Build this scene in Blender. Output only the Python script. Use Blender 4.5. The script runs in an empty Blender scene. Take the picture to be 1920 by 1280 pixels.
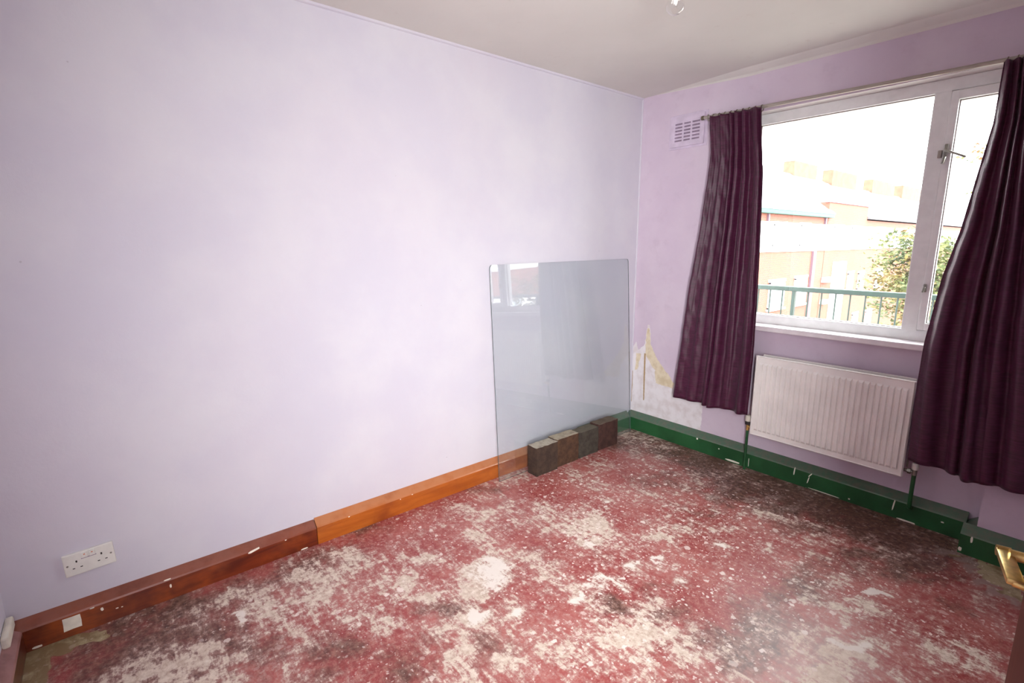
import bpy, bmesh, math, random
import numpy as np
from mathutils import Vector, Matrix
R_ = random.Random(7)
C = bpy.context.scene.collection
scene = bpy.context.scene

# ------------------------------------------------------------------ camera, sky, lamps, exposure
cam_d = bpy.data.cameras.new('camera'); cam = bpy.data.objects.new('camera', cam_d); C.objects.link(cam)
cF = Vector((-0.75837, 0.6232, -0.19105)); cR = Vector((0.63565, 0.77196, -0.00506)); cU = Vector((-0.14433, 0.12528, 0.98157))
m = Matrix((cR, cU, -cF)).transposed().to_4x4(); m.translation = Vector((2.3109, -3.0935, 1.4093))
cam.matrix_world = m
cam_d.sensor_width = 36; cam_d.lens = 937.9/1920*36; cam_d.clip_start = 0.02; cam_d.clip_end = 500
scene.camera = cam

world = bpy.data.worlds.new('overcast_sky'); scene.world = world; world.use_nodes = True
bg = world.node_tree.nodes['Background']; bg.inputs[0].default_value = (0.965, 0.985, 1.0, 1); bg.inputs[1].default_value = 10.8

def area(name, loc, rot, sx, sy, power, col):
    l = bpy.data.lights.new(name, 'AREA'); l.shape = 'RECTANGLE'; l.size = sx; l.size_y = sy; l.energy = power; l.color = col
    o = bpy.data.objects.new(name, l); C.objects.link(o); o.location = loc; o.rotation_euler = rot; return o
# added fill lamp, unseen in the hallway, brightening the room through the open doorway
hl = area('added_hallway_fill', (2.98, -3.42, 1.45), Vector((-.56, .82, -.05)).to_track_quat('-Z', 'Y').to_euler(), 0.5, 1.6, 78, (.98, .99, 1)); hl.data.spread = math.radians(122)

scene.view_settings.view_transform = 'Standard'; scene.view_settings.look = 'None'
scene.view_settings.gamma = 1; scene.view_settings.use_curve_mapping = False; scene.view_settings.exposure = 0.40
scene.cycles.max_bounces = 12; scene.cycles.diffuse_bounces = 7; scene.cycles.transparent_max_bounces = 16
scene.cycles.caustics_reflective = False; scene.cycles.caustics_refractive = False
scene.cycles.use_denoising = True
scene.cycles.sample_clamp_indirect = 8

# ------------------------------------------------------------------ helpers
def lin(c):
    if isinstance(c, (int, float)): c = (c, c, c)
    return tuple(((x/255)/12.92 if x/255 <= .04045 else ((x/255+.055)/1.055)**2.4) for x in c) + (1,)

class NT:
    """small node-graph helper"""
    def __init__(s, name):
        s.m = bpy.data.materials.new(name); s.m.use_nodes = True; s.t = s.m.node_tree; s.n = s.t.nodes
        s.b = s.n['Principled BSDF']; s.out = s.n['Material Output']
    def new(s, typ, **kw):
        n = s.n.new(typ)
        for k, v in kw.items(): setattr(n, k, v)
        return n
    def put(s, sock, v):
        if hasattr(v, 'is_output') or isinstance(v, bpy.types.NodeSocket): s.t.links.new(v, sock)
        else: sock.default_value = v
    def coord(s, scale=(1, 1, 1), geo=True, rot=(0, 0, 0)):
        o = s.new('ShaderNodeNewGeometry').outputs['Position'] if geo else s.new('ShaderNodeTexCoord').outputs['Object']
        mp = s.new('ShaderNodeMapping'); s.put(mp.inputs['Vector'], o); mp.inputs['Scale'].default_value = scale; mp.inputs['Rotation'].default_value = rot
        return mp.outputs[0]
    def noise(s, vec, scale, detail=4, rough=.55, dist=0):
        n = s.new('ShaderNodeTexNoise'); s.put(n.inputs['Vector'], vec)
        n.inputs['Scale'].default_value = scale; n.inputs['Detail'].default_value = detail; n.inputs['Roughness'].default_value = rough
        n.inputs['Distortion'].default_value = dist
        return n.outputs['Fac']
    def voro(s, vec, scale, feature='F1', rnd=1):
        n = s.new('ShaderNodeTexVoronoi', feature=feature); s.put(n.inputs['Vector'], vec); n.inputs['Scale'].default_value = scale
        n.inputs['Randomness'].default_value = rnd
        return n
    def math(s, op, a, b=0.0, c=0.0, clamp=False):
        n = s.new('ShaderNodeMath', operation=op, use_clamp=clamp)
        s.put(n.inputs[0], a); s.put(n.inputs[1], b); s.put(n.inputs[2], c); return n.outputs[0]
    def ramp(s, v, lo, hi, a=0.0, b=1.0):
        n = s.new('ShaderNodeMapRange'); n.interpolation_type = 'SMOOTHSTEP'
        s.put(n.inputs[0], v); n.inputs[1].default_value = lo; n.inputs[2].default_value = hi; n.inputs[3].default_value = a; n.inputs[4].default_value = b
        return n.outputs[0]
    def mix(s, f, a, b, mode='MIX'):
        n = s.new('ShaderNodeMix', data_type='RGBA', blend_type=mode)
        s.put(n.inputs[0], f); s.put(n.inputs[6], a); s.put(n.inputs[7], b); return n.outputs[2]
    def attr(s, name):
        return s.new('ShaderNodeAttribute', attribute_name=name).outputs['Fac']
    def bump(s, h, strength=.2, dist=.01):
        n = s.new('ShaderNodeBump'); n.inputs['Strength'].default_value = strength; n.inputs['Distance'].default_value = dist
        s.put(n.inputs['Height'], h); s.put(s.b.inputs['Normal'], n.outputs[0])
    def sep(s, v):
        n = s.new('ShaderNodeSeparateXYZ'); s.put(n.inputs[0], v); return n.outputs
    def set(s, **kw):
        names = dict(col='Base Color', rough='Roughness', metal='Metallic', spec='Specular IOR Level', coat='Coat Weight', coatr='Coat Roughness', sheen='Sheen Weight', ior='IOR')
        for k, v in kw.items(): s.put(s.b.inputs[names[k]], v)
        return s

def plain(name, c, rough=.5, metal=0, var=.06, scale=20, bump=0.0, **kw):
    t = NT(name); n = t.noise(t.coord(), scale, 5)
    cl = lin(c); dk = tuple(x*(1-var*3) for x in cl[:3]) + (1,); lt = tuple(min(1, x*(1+var*2)) for x in cl[:3]) + (1,)
    t.set(col=t.mix(t.ramp(n, .3, .7), dk, lt), rough=rough, metal=metal, **kw)
    if bump: t.bump(n, bump, .004)
    return t.m

def link(name, me, mat=None, parent=None, smooth=False):
    o = bpy.data.objects.new(name, me); C.objects.link(o)
    if mat is not None and not me.materials: me.materials.append(mat)
    if parent is not None: o.parent = parent
    if smooth:
        for p in me.polygons: p.use_smooth = True
    return o
def tag(o, label=None, cat=None, group=None, kind=None):
    for k, v in (('label', label), ('category', cat), ('group', group), ('kind', kind)):
        if v: o[k] = v
    return o
def empty(name, loc, rz=0):
    o = bpy.data.objects.new(name, None); C.objects.link(o); o.location = loc; o.rotation_euler = (0, 0, rz); o.empty_display_size = .05; return o

class MB:
    """collects shapes into one mesh"""
    def __init__(s): s.bm = bmesh.new()
    def box(s, a, b, bevel=0.0, mat=None, seg=2):
        r = bmesh.ops.create_cube(s.bm, size=1); vs = r['verts']
        for v in vs:
            v.co = Vector([a[i] + (b[i]-a[i])*(v.co[i]+.5) for i in range(3)])
        if bevel:
            es = list({e for v in vs for e in v.link_edges})
            r2 = bmesh.ops.bevel(s.bm, geom=es, offset=bevel, segments=seg, affect='EDGES', profile=.6)
            vs = list({v for f in r2['faces'] for v in f.verts} | {v for v in vs if v.is_valid})
        if mat is not None:
            for v in vs: v.co = mat @ v.co
        return vs
    def tube(s, pts, r, n=12, caps=True, rs=None):
        pts = [Vector(p) for p in pts]; rings = []
        up = None
        for i, p in enumerate(pts):
            d = (pts[min(i+1, len(pts)-1)] - pts[max(i-1, 0)]).normalized()
            if up is None: up = Vector((0, 0, 1)) if abs(d.z) < .9 else Vector((1, 0, 0))
            x = d.cross(up).normalized(); y = x.cross(d).normalized(); up = y
            rr = rs[i] if rs else r
            rings.append([s.bm.verts.new(p + x*math.cos(2*math.pi*k/n)*rr + y*math.sin(2*math.pi*k/n)*rr) for k in range(n)])
        for a, b in zip(rings, rings[1:]):
            for k in range(n): s.bm.faces.new((a[k], a[(k+1) % n], b[(k+1) % n], b[k]))
        if caps: s.bm.faces.new(rings[0][::-1]); s.bm.faces.new(rings[-1])
    def lathe(s, prof, loc=(0, 0, 0), axis='Z', n=24):
        """prof: (radius, height) pairs"""
        loc = Vector(loc); rings = []
        def P(r, h, a):
            c, q = math.cos(a)*r, math.sin(a)*r
            return loc + {'Z': Vector((c, q, h)), 'Y': Vector((c, h, q)), 'X': Vector((h, c, q))}[axis]
        for r, h in prof:
            if r < 1e-6: rings.append([s.bm.verts.new(P(0, h, 0))])
            else: rings.append([s.bm.verts.new(P(r, h, 2*math.pi*k/n)) for k in range(n)])
        for a, b in zip(rings, rings[1:]):
            if len(a) == 1 and len(b) == 1: continue
            for k in range(n):
                k2 = (k+1) % n
                if len(a) == 1: s.bm.faces.new((a[0], b[k2], b[k]))
                elif len(b) == 1: s.bm.faces.new((a[k], a[k2], b[0]))
                else: s.bm.faces.new((a[k], a[k2], b[k2], b[k]))
    def prism(s, poly, depth):
        """poly: 3-D points of one face, depth: vector"""
        d = Vector(depth); a = [s.bm.verts.new(Vector(p)) for p in poly]; b = [s.bm.verts.new(Vector(p)+d) for p in poly]
        s.bm.faces.new(a); s.bm.faces.new(b[::-1]); n = len(a)
        for k in range(n): s.bm.faces.new((a[k], b[k], b[(k+1) % n], a[(k+1) % n]))
    def torus(s, loc, R, r, axis='X', n=20, k=8):
        loc = Vector(loc); rings = []
        for i in range(n):
            a = 2*math.pi*i/n; ring = []
            for j in range(k):
                b = 2*math.pi*j/k; rad = R + r*math.cos(b); h = r*math.sin(b)
                c, q = rad*math.cos(a), rad*math.sin(a)
                ring.append(s.bm.verts.new(loc + {'X': Vector((h, c, q)), 'Y': Vector((c, h, q)), 'Z': Vector((c, q, h))}[axis]))
            rings.append(ring)
        for i in range(n):
            A, B = rings[i], rings[(i+1) % n]
            for j in range(k): s.bm.faces.new((A[j], B[j], B[(j+1) % k], A[(j+1) % k]))
    def quad(s, a, b, c, d): s.bm.faces.new([s.bm.verts.new(Vector(p)) for p in (a, b, c, d)])
    def build(s, name, mat, parent=None, smooth=False):
        bmesh.ops.recalc_face_normals(s.bm, faces=s.bm.faces)
        me = bpy.data.meshes.new(name); s.bm.to_mesh(me); s.bm.free()
        o = link(name, me, mat, parent)
        if smooth:
            for p in me.polygons: p.use_smooth = True
            me.set_sharp_from_angle(angle=math.radians(smooth if smooth is not True else 40))
        return o
def simple(name, a, b, mat, parent=None, bevel=0.0):
    k = MB(); k.box(a, b, bevel); return k.build(name, mat, parent)

def grid_mesh(name, nu, nv, fn):
    """fn(u,v)->(N,3) arrays on a (nu+1)x(nv+1) lattice"""
    u, v = np.meshgrid(np.linspace(0, 1, nu+1), np.linspace(0, 1, nv+1), indexing='ij')
    co = fn(u, v).reshape(-1, 3)
    idx = np.arange((nu+1)*(nv+1)).reshape(nu+1, nv+1)
    f = np.stack([idx[:-1, :-1], idx[1:, :-1], idx[1:, 1:], idx[:-1, 1:]], -1).reshape(-1, 4)
    me = bpy.data.meshes.new(name); me.vertices.add(len(co)); me.vertices.foreach_set('co', co.astype(np.float32).ravel())
    me.loops.add(f.size); me.loops.foreach_set('vertex_index', f.astype(np.int32).ravel())
    me.polygons.add(len(f)); me.polygons.foreach_set('loop_start', (np.arange(len(f))*4).astype(np.int32))
    me.update(calc_edges=True); return me, co
def set_attr(me, name, arr):
    a = me.attributes.new(name, 'FLOAT', 'POINT'); a.data.foreach_set('value', np.asarray(arr, np.float32))

# ------------------------------------------------------------------ room measures (metres); window wall is y=0, left wall x=0
RL, RW, RH = 3.49, 2.53, 2.40
WX0, WX1, WZ0, WZ1 = .74, 2.05, .915, 2.155      # window opening
PIER = .134

# ------------------------------------------------------------------ materials
def m_wall():
    t = NT('lilac_emulsion'); p = t.coord()
    n = t.noise(p, 2.2, 5, .6); f = t.noise(p, 60, 4, .7); g = t.noise(p, .9, 2)
    c = t.mix(t.ramp(n, .35, .7), lin((198, 194, 205)), lin((205, 202, 209)))
    c = t.mix(t.math('MULTIPLY', t.ramp(g, .45, .75), .5), c, lin((204, 197, 205)))
    sc = t.noise(t.coord((1, 1, 3.5)), 7, 6, .75)          # scuffs
    c = t.mix(t.ramp(sc, .74, .80, 0, .35), c, lin((165, 155, 165)))
    sp = t.ramp(t.voro(p, 5).outputs['Distance'], .010, .022, .45, 0)
    c = t.mix(sp, c, lin((150, 140, 150)))
    t.set(col=c, rough=.62, spec=.3); t.bump(t.math('ADD', t.math('MULTIPLY', f, .35), n), .35, .004); return t.m
def m_wall_window():
    t = NT('lilac_emulsion_damaged'); p = t.coord()
    n = t.noise(p, 2.6, 5, .6); f = t.noise(p, 60, 4, .7)
    c = t.mix(t.ramp(n, .35, .7), lin((203, 187, 203)), lin((210, 196, 209)))
    gr = t.noise(p, 9, 6, .7); c = t.mix(t.ramp(gr, .5, .8, 0, .5), c, lin((186, 168, 184)))
    dn = t.math('MULTIPLY', t.math('SUBTRACT', t.noise(p, 26, 5, .7), .5), .035)
    a_ = lambda q: t.math('SUBTRACT', t.attr(q), 1.0); d1 = t.math('ADD', a_('bare'), dn); d2 = t.math('ADD', a_('tan'), dn); d3 = a_('crack')
    white = t.mix(t.ramp(t.noise(p, 14, 4), .4, .7), lin((232, 228, 230)), lin((216, 208, 208)))
    white = t.mix(t.ramp(t.noise(p, 40, 5, .8), .66, .74, 0, .6), white, lin((190, 170, 130)))
    c = t.mix(t.ramp(d1, -.002, .002), c, white)
    tan = t.mix(t.ramp(t.noise(p, 20, 4), .4, .65), lin((224, 212, 186)), lin((208, 192, 160)))
    c = t.mix(t.ramp(d2, -.003, .003), c, tan)
    c = t.mix(t.ramp(t.math('ADD', d3, t.math('MULTIPLY', dn, .25)), -.002, .001), c, lin((176, 150, 112)))
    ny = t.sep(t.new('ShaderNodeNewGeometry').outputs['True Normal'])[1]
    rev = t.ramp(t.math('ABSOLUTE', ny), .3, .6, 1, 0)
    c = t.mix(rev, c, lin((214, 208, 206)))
    t.set(col=c, rough=.62, spec=.3)
    t.bump(t.math('SUBTRACT', t.math('ADD', t.math('MULTIPLY', f, .35), n), t.math('MULTIPLY', t.ramp(d1, -.002, .002), .5)), .4, .004); return t.m
def m_ceiling():
    t = NT('ceiling_paint'); p = t.coord(); n = t.noise(p, 1.6, 4)
    c = t.mix(t.ramp(n, .35, .7), lin((212, 209, 202)), lin((218, 215, 208)))
    c = t.mix(t.ramp(t.noise(p, 12, 5, .7), .6, .8, 0, .25), c, lin((180, 165, 155)))
    t.set(col=c, rough=.8, spec=.2); t.bump(t.noise(p, 30, 3), .15, .003); return t.m
def m_floor():
    t = NT('worn_red_screed'); p = t.coord()
    nn = t.new('ShaderNodeTexNoise'); t.put(nn.inputs['Vector'], p); nn.inputs['Scale'].default_value = 14; nn.inputs['Detail'].default_value = 5
    sc_ = t.new('ShaderNodeVectorMath', operation='SCALE'); t.put(sc_.inputs[0], nn.outputs['Color']); sc_.inputs['Scale'].default_value = .09
    ad = t.new('ShaderNodeVectorMath', operation='ADD'); t.put(ad.inputs[0], p); t.put(ad.inputs[1], sc_.outputs[0]); pv = ad.outputs[0]
    n1 = t.noise(pv, 3.0, 9, .64); n2 = t.noise(pv, 9, 9, .70); n3 = t.noise(p, 40, 7, .75); big = t.noise(p, 1.5, 3); n4 = t.noise(p, 130, 4, .7)
    st = t.noise(t.coord((3, 15, 1), rot=(0, 0, math.radians(24))), 2.6, 8, .72, .6)        # drag marks
    st2 = t.noise(t.coord((14, 3, 1), rot=(0, 0, math.radians(-20))), 2.2, 8, .72, .6)
    S = lambda v, k: t.math('MULTIPLY', t.math('SUBTRACT', v, .5), k)
    A = lambda *v: v[0] if len(v) == 1 else t.math('ADD', v[0], A(*v[1:]))
    red = t.mix(t.ramp(n1, .38, .64), lin((144, 60, 58)), lin((166, 92, 86)))
    red = t.mix(t.ramp(A(n3, S(n4, .5)), .42, .66, 0, .6), red, lin((188, 134, 122)))
    dirt_reflection = A(t.attr('dirt_reflection'), S(n2, 1.6), S(big, 1.2))
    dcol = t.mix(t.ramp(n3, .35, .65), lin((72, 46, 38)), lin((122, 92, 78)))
    c = t.mix(t.ramp(dirt_reflection, .0, .75, 0, .95), red, dcol)
    sum_ = A(S(n1, 1.9), S(n2, 2.6), S(n3, 2.2), S(st, 2.2), S(st2, 1.2))
    bare = A(t.attr('bare'), sum_)
    beige = t.mix(t.ramp(n3, .35, .65), lin((186, 164, 146)), lin((220, 206, 190)))
    film = t.ramp(bare, -.25, .6, 0, .6); c = t.mix(film, c, lin((176, 142, 134)))
    c = t.mix(t.ramp(bare, .22, .72, 0, .94), c, beige)
    sn = S(n2, .8)
    c = t.mix(t.ramp(A(t.attr('strip'), sn, S(n3, .9)), .2, .75, 0, .8), c, lin((162, 142, 132)))
    ol = t.mix(t.ramp(n2, .4, .6), lin((132, 114, 80)), lin((182, 170, 134)))
    c = t.mix(t.ramp(A(t.attr('olive'), t.math('MULTIPLY', sn, .6)), .45, .55, 0, .92), c, ol)
    w2 = t.new('ShaderNodeTexNoise'); t.put(w2.inputs['Vector'], p); w2.inputs['Scale'].default_value = 60; w2.inputs['Detail'].default_value = 3
    s2_ = t.new('ShaderNodeVectorMath', operation='SCALE'); t.put(s2_.inputs[0], w2.outputs['Color']); s2_.inputs['Scale'].default_value = .022
    a2 = t.new('ShaderNodeVectorMath', operation='ADD'); t.put(a2.inputs[0], p); t.put(a2.inputs[1], s2_.outputs[0])
    def specks(scale, lo, keep, amount):
        v = t.voro(a2.outputs[0], scale); q = t.new('ShaderNodeSeparateColor'); t.put(q.inputs[0], v.outputs['Color'])
        size = t.math('MULTIPLY', t.math('SUBTRACT', q.outputs[0], keep), lo/(1-keep))
        return t.math('MULTIPLY', t.ramp(t.math('SUBTRACT', size, v.outputs['Distance']), 0, .06), t.math('MULTIPLY', amount, t.ramp(q.outputs[1], 0, 1, .45, 1)))
    dens = t.ramp(A(t.noise(p, 2.1, 3), t.math('MULTIPLY', t.attr('speck'), .35)), .42, .62, .2, 1)
    s = t.math('MAXIMUM', t.math('MAXIMUM', specks(34, .40, .50, 1.0), specks(80, .45, .45, .85)), specks(15, .26, .76, .9), clamp=True)
    s = t.math('MULTIPLY', s, dens)
    c = t.mix(t.math('MULTIPLY', s, t.ramp(t.attr('dirt_reflection'), .2, 1.2, 1, .3)), c, lin((226, 210, 200)))
    wh = A(t.attr('white'), t.math('MULTIPLY', sum_, .75), -.12)
    c = t.mix(t.ramp(wh, .42, .80, 0, .92), c, lin((224, 214, 204)))
    rough = A(t.ramp(bare, .2, .9, .38, .66), S(n3, .5))
    t.set(col=c, rough=rough, spec=.38)
    t.bump(A(t.math('MULTIPLY', n2, .6), t.math('MULTIPLY', s, .35), t.math('MULTIPLY', n3, .3)), .35, .004)
    return t.m
def m_wood(name, c1, c2, c3, along='Y', dust=(150, 105, 95), rough=.28, coat=.25):
    t = NT(name); sc = {'Y': (1, .12, 1), 'X': (.12, 1, 1), 'Z': (1, 1, .12)}[along]; p = t.coord(sc)
    n = t.noise(p, 22, 6, .6, .8); b = t.noise(t.coord(), 3.2, 4, .6)
    fine = t.noise(p, 160, 4, .6)
    c = t.mix(t.ramp(n, .35, .65), lin(c1), lin(c2)); c = t.mix(t.ramp(b, .45, .66, 0, .9), c, lin(c3))
    c = t.mix(t.ramp(fine, .45, .75, 0, .35), c, lin(c1))
    if dust:
        nz = t.sep(t.new('ShaderNodeNewGeometry').outputs['True Normal'])[2]
        c = t.mix(t.math('MULTIPLY', t.ramp(nz, .35, .6), t.ramp(t.noise(t.coord(), 16, 5), .3, .6, .45, .85)), c, lin(dust))
    t.set(col=c, rough=rough, spec=.5 if coat else .2, coat=coat, coatr=.2); t.bump(fine, .08, .001); return t.m
def m_green():
    t = NT('green_gloss'); p = t.coord(); n = t.noise(p, 6, 4); f = t.noise(p, 30, 5, .7)
    c = t.mix(t.ramp(n, .3, .7), lin((30, 74, 42)), lin((40, 94, 54)))
    nz = t.sep(t.new('ShaderNodeNewGeometry').outputs['True Normal'])[2]
    d = t.mix(t.ramp(f, .35, .65), lin((104, 108, 94)), lin((80, 110, 90)))
    c = t.mix(t.ramp(nz, .35, .6, 0, .9), c, d)
    v = t.voro(p, 16); sepc = t.new('ShaderNodeSeparateColor'); t.put(sepc.inputs[0], v.outputs['Color'])
    s = t.ramp(t.math('SUBTRACT', t.math('MULTIPLY', t.math('SUBTRACT', sepc.outputs[0], .8), .6), v.outputs['Distance']), 0, .03)
    c = t.mix(s, c, lin((200, 200, 180)))
    t.set(col=c, rough=.32, spec=.5); t.bump(f, .25, .002); return t.m
def m_curtain():
    t = NT('purple_taffeta'); p = t.coord((6, 6, 60)); s = t.noise(p, 3.2, 4, .7); s2 = t.noise(t.coord((25, 25, 320)), 3, 3, .7)
    c = t.mix(t.ramp(s, .35, .7), lin((58, 16, 40)), lin((88, 30, 64))); c = t.mix(t.ramp(s2, .55, .75, 0, .35), c, lin((40, 10, 28)))
    t.set(col=c, rough=.40, spec=.42, sheen=.08)
    t.bump(t.math('ADD', s, t.math('MULTIPLY', s2, .7)), .3, .002)
    tr = t.new('ShaderNodeBsdfTranslucent'); tr.inputs[0].default_value = lin((150, 60, 100))
    mx = t.new('ShaderNodeMixShader'); mx.inputs[0].default_value = .10
    t.put(mx.inputs[1], t.b.outputs[0]); t.put(mx.inputs[2], tr.outputs[0]); t.put(t.out.inputs['Surface'], mx.outputs[0]); return t.m
def m_glass(name, tint, spec=1.0, haze=0.0):
    t = NT(name); t.n.remove(t.b)
    tr = t.new('ShaderNodeBsdfTransparent'); tr.inputs[0].default_value = tint
    gl = t.new('ShaderNodeBsdfGlossy'); gl.inputs['Roughness'].default_value = .0; gl.inputs['Color'].default_value = (1, 1, 1, 1)
    fr = t.new('ShaderNodeFresnel'); fr.inputs['IOR'].default_value = 1.5
    mx = t.new('ShaderNodeMixShader'); t.put(mx.inputs[0], t.math('MULTIPLY', t.math('MULTIPLY', fr.outputs[0], spec), t.math('SUBTRACT', 1.0, t.new('ShaderNodeNewGeometry').outputs['Backfacing']), clamp=True)); t.put(mx.inputs[1], tr.outputs[0]); t.put(mx.inputs[2], gl.outputs[0])
    last = mx.outputs[0]
    if haze:
        df = t.new('ShaderNodeBsdfDiffuse'); df.inputs[0].default_value = (.8, .82, .84, 1)
        m2 = t.new('ShaderNodeMixShader'); m2.inputs[0].default_value = haze; t.put(m2.inputs[1], last); t.put(m2.inputs[2], df.outputs[0]); last = m2.outputs[0]
    t.put(t.out.inputs['Surface'], last); return t.m
def m_brick():
    t = NT('pale_red_brickwork'); g = t.new('ShaderNodeNewGeometry'); xyz = t.sep(g.outputs['Position'])
    cb = t.new('ShaderNodeCombineXYZ'); t.put(cb.inputs[0], t.math('ADD', xyz[0], xyz[1])); t.put(cb.inputs[1], xyz[2])
    b = t.new('ShaderNodeTexBrick'); t.put(b.inputs['Vector'], cb.outputs[0]); b.inputs['Scale'].default_value = 1.0
    b.inputs['Brick Width'].default_value = .225; b.inputs['Row Height'].default_value = .075; b.inputs['Mortar Size'].default_value = .006
    b.inputs['Color1'].default_value = lin((140, 76, 58)); b.inputs['Color2'].default_value = lin((126, 66, 52)); b.inputs['Mortar'].default_value = lin((150, 130, 118))
    c = t.mix(t.ramp(t.noise(g.outputs['Position'], .6, 4), .35, .7, 0, .5), b.outputs[0], lin((146, 86, 66)))
    t.set(col=c, rough=.9); return t.m
def m_block(name, c1, c2, topc):
    t = NT(name); p = t.coord(); n = t.noise(p, 22, 6, .7); f = t.noise(p, 120, 5, .75)
    c = t.mix(t.ramp(n, .35, .65), lin(c1), lin(c2)); c = t.mix(t.ramp(f, .6, .72, 0, .5), c, lin((110, 98, 88)))
    nz = t.sep(t.new('ShaderNodeNewGeometry').outputs['Normal'])[2]
    c = t.mix(t.math('MULTIPLY', t.ramp(nz, .25, .5), t.ramp(t.math('ADD', n, t.math('MULTIPLY', f, .4)), .45, .8, .45, 1)), c, lin(topc))
    t.set(col=c, rough=.85, spec=.2); t.bump(t.math('ADD', n, f), .5, .004); return t.m
M = {}
M['wall'] = m_wall(); M['wallw'] = m_wall_window(); M['ceil'] = m_ceiling(); M['floor'] = m_floor()
M['dark_wood'] = m_wood('dark_red_varnish', (84, 28, 14), (116, 46, 20), (156, 74, 26), dust=(134, 80, 64))
M['orange_wood'] = m_wood('orange_varnish', (156, 78, 24), (178, 96, 34), (128, 58, 24), dust=(178, 116, 76))
M['near_wood'] = m_wood('dark_red_varnish_crosswise', (70, 28, 20), (96, 44, 30), (120, 66, 50), along='X', dust=(160, 116, 112))
M['door'] = m_wood('brown_door_paint', (84, 40, 32), (92, 46, 36), (80, 38, 30), along='Z', dust=None, rough=.65, coat=0)
M['green'] = m_green(); M['curtain'] = m_curtain()
M['pane'] = m_glass('window_glass', (.97, .98, .975, 1), 1.7)
M['sheet'] = m_glass('leaning_glass', (.945, .965, .965, 1), 1.8, .02)
M['sheet_edge'] = plain('glass_edge', (92, 104, 104), .25)
M['brick'] = m_brick()
M['upvc'] = plain('white_frame_paint', (240, 242, 240), .35, var=.015)
M['sill'] = plain('white_sill_gloss', (236, 232, 234), .3, var=.02)
M['gasket'] = plain('dark_gasket', (110, 92, 88), .6)
M['rad'] = plain('cream_radiator_enamel', (234, 231, 226), .35, var=.02, scale=8)
M['white_plastic'] = plain('white_plastic', (222, 220, 212), .35, var=.02)
M['grille'] = plain('painted_vent', (206, 192, 210), .5, var=.03)
M['slot'] = plain('vent_shadow_gap', (150, 132, 150), .8)
M['dark'] = plain('dark_hole', (50, 42, 40), .8)
M['red'] = plain('red_mark', (196, 120, 90), .6)
M['steel'] = plain('dull_steel', (150, 148, 140), .35, 1)
M['pole'] = plain('cream_metal_pole', (168, 160, 150), .3, .4, var=.02)
M['ring'] = plain('aged_brass_ring', (120, 112, 92), .4, .8)
M['brass'] = plain('polished_brass', (222, 190, 118), .30, 1, var=.08, scale=60)
M['chip'] = plain('bare_white_filler', (232, 226, 210), .8, var=.05)
M['cream'] = plain('cream_paint_lump', (222, 216, 200), .6, var=.04)
M['bulbwhite'] = plain('white_bakelite', (225, 222, 215), .4)
M['slate'] = plain('pale_wet_slate', (112, 112, 118), .6, var=.06, scale=.8)
M['gutter'] = plain('pale_green_gutter', (44, 92, 78), .6)
M['render'] = plain('white_render', (228, 226, 222), .8, var=.03, scale=1)
M['farwin'] = plain('white_window_paint', (226, 226, 226), .6)
M['farglass'] = plain('far_window_glass', (176, 190, 192), .15, var=.08, scale=1)
M['chim'] = plain('pale_chimney_brick', (122, 88, 70), .9, var=.06, scale=2)
M['downpipe'] = plain('mauve_downpipe', (112, 88, 98), .6)
M['rail'] = plain('green_railing_paint', (40, 62, 52), .45)
M['ground'] = plain('courtyard_paving', (150, 146, 140), .9, scale=1)
M['bark'] = plain('tree_bark', (108, 92, 76), .9, var=.12)
M['block1'] = m_block('dark_clay_block', (58, 46, 40), (74, 58, 48), (176, 168, 152))
M['block2'] = m_block('brown_clay_block', (66, 48, 38), (86, 62, 46), (170, 160, 140))
M['block3'] = m_block('grey_clay_block', (58, 52, 46), (74, 68, 60), (104, 98, 84))
M['block4'] = m_block('red_clay_block', (60, 42, 38), (78, 54, 48), (112, 100, 86))
def m_leaf():
    t = NT('autumn_leaves'); p = t.coord(); n = t.noise(p, 1.3, 4, .7); z = t.sep(t.new('ShaderNodeNewGeometry').outputs['Position'])[2]
    c = t.mix(t.ramp(n, .38, .62), lin((60, 74, 44)), lin((98, 102, 54)))
    c = t.mix(t.math('MULTIPLY', t.ramp(t.noise(p, 1.0, 3), .5, .66), t.ramp(z, .6, 2.2, .35, 1)), c, lin((132, 76, 46)))
    t.set(col=c, rough=.6); return t.m
M['leaf'] = m_leaf()

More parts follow.
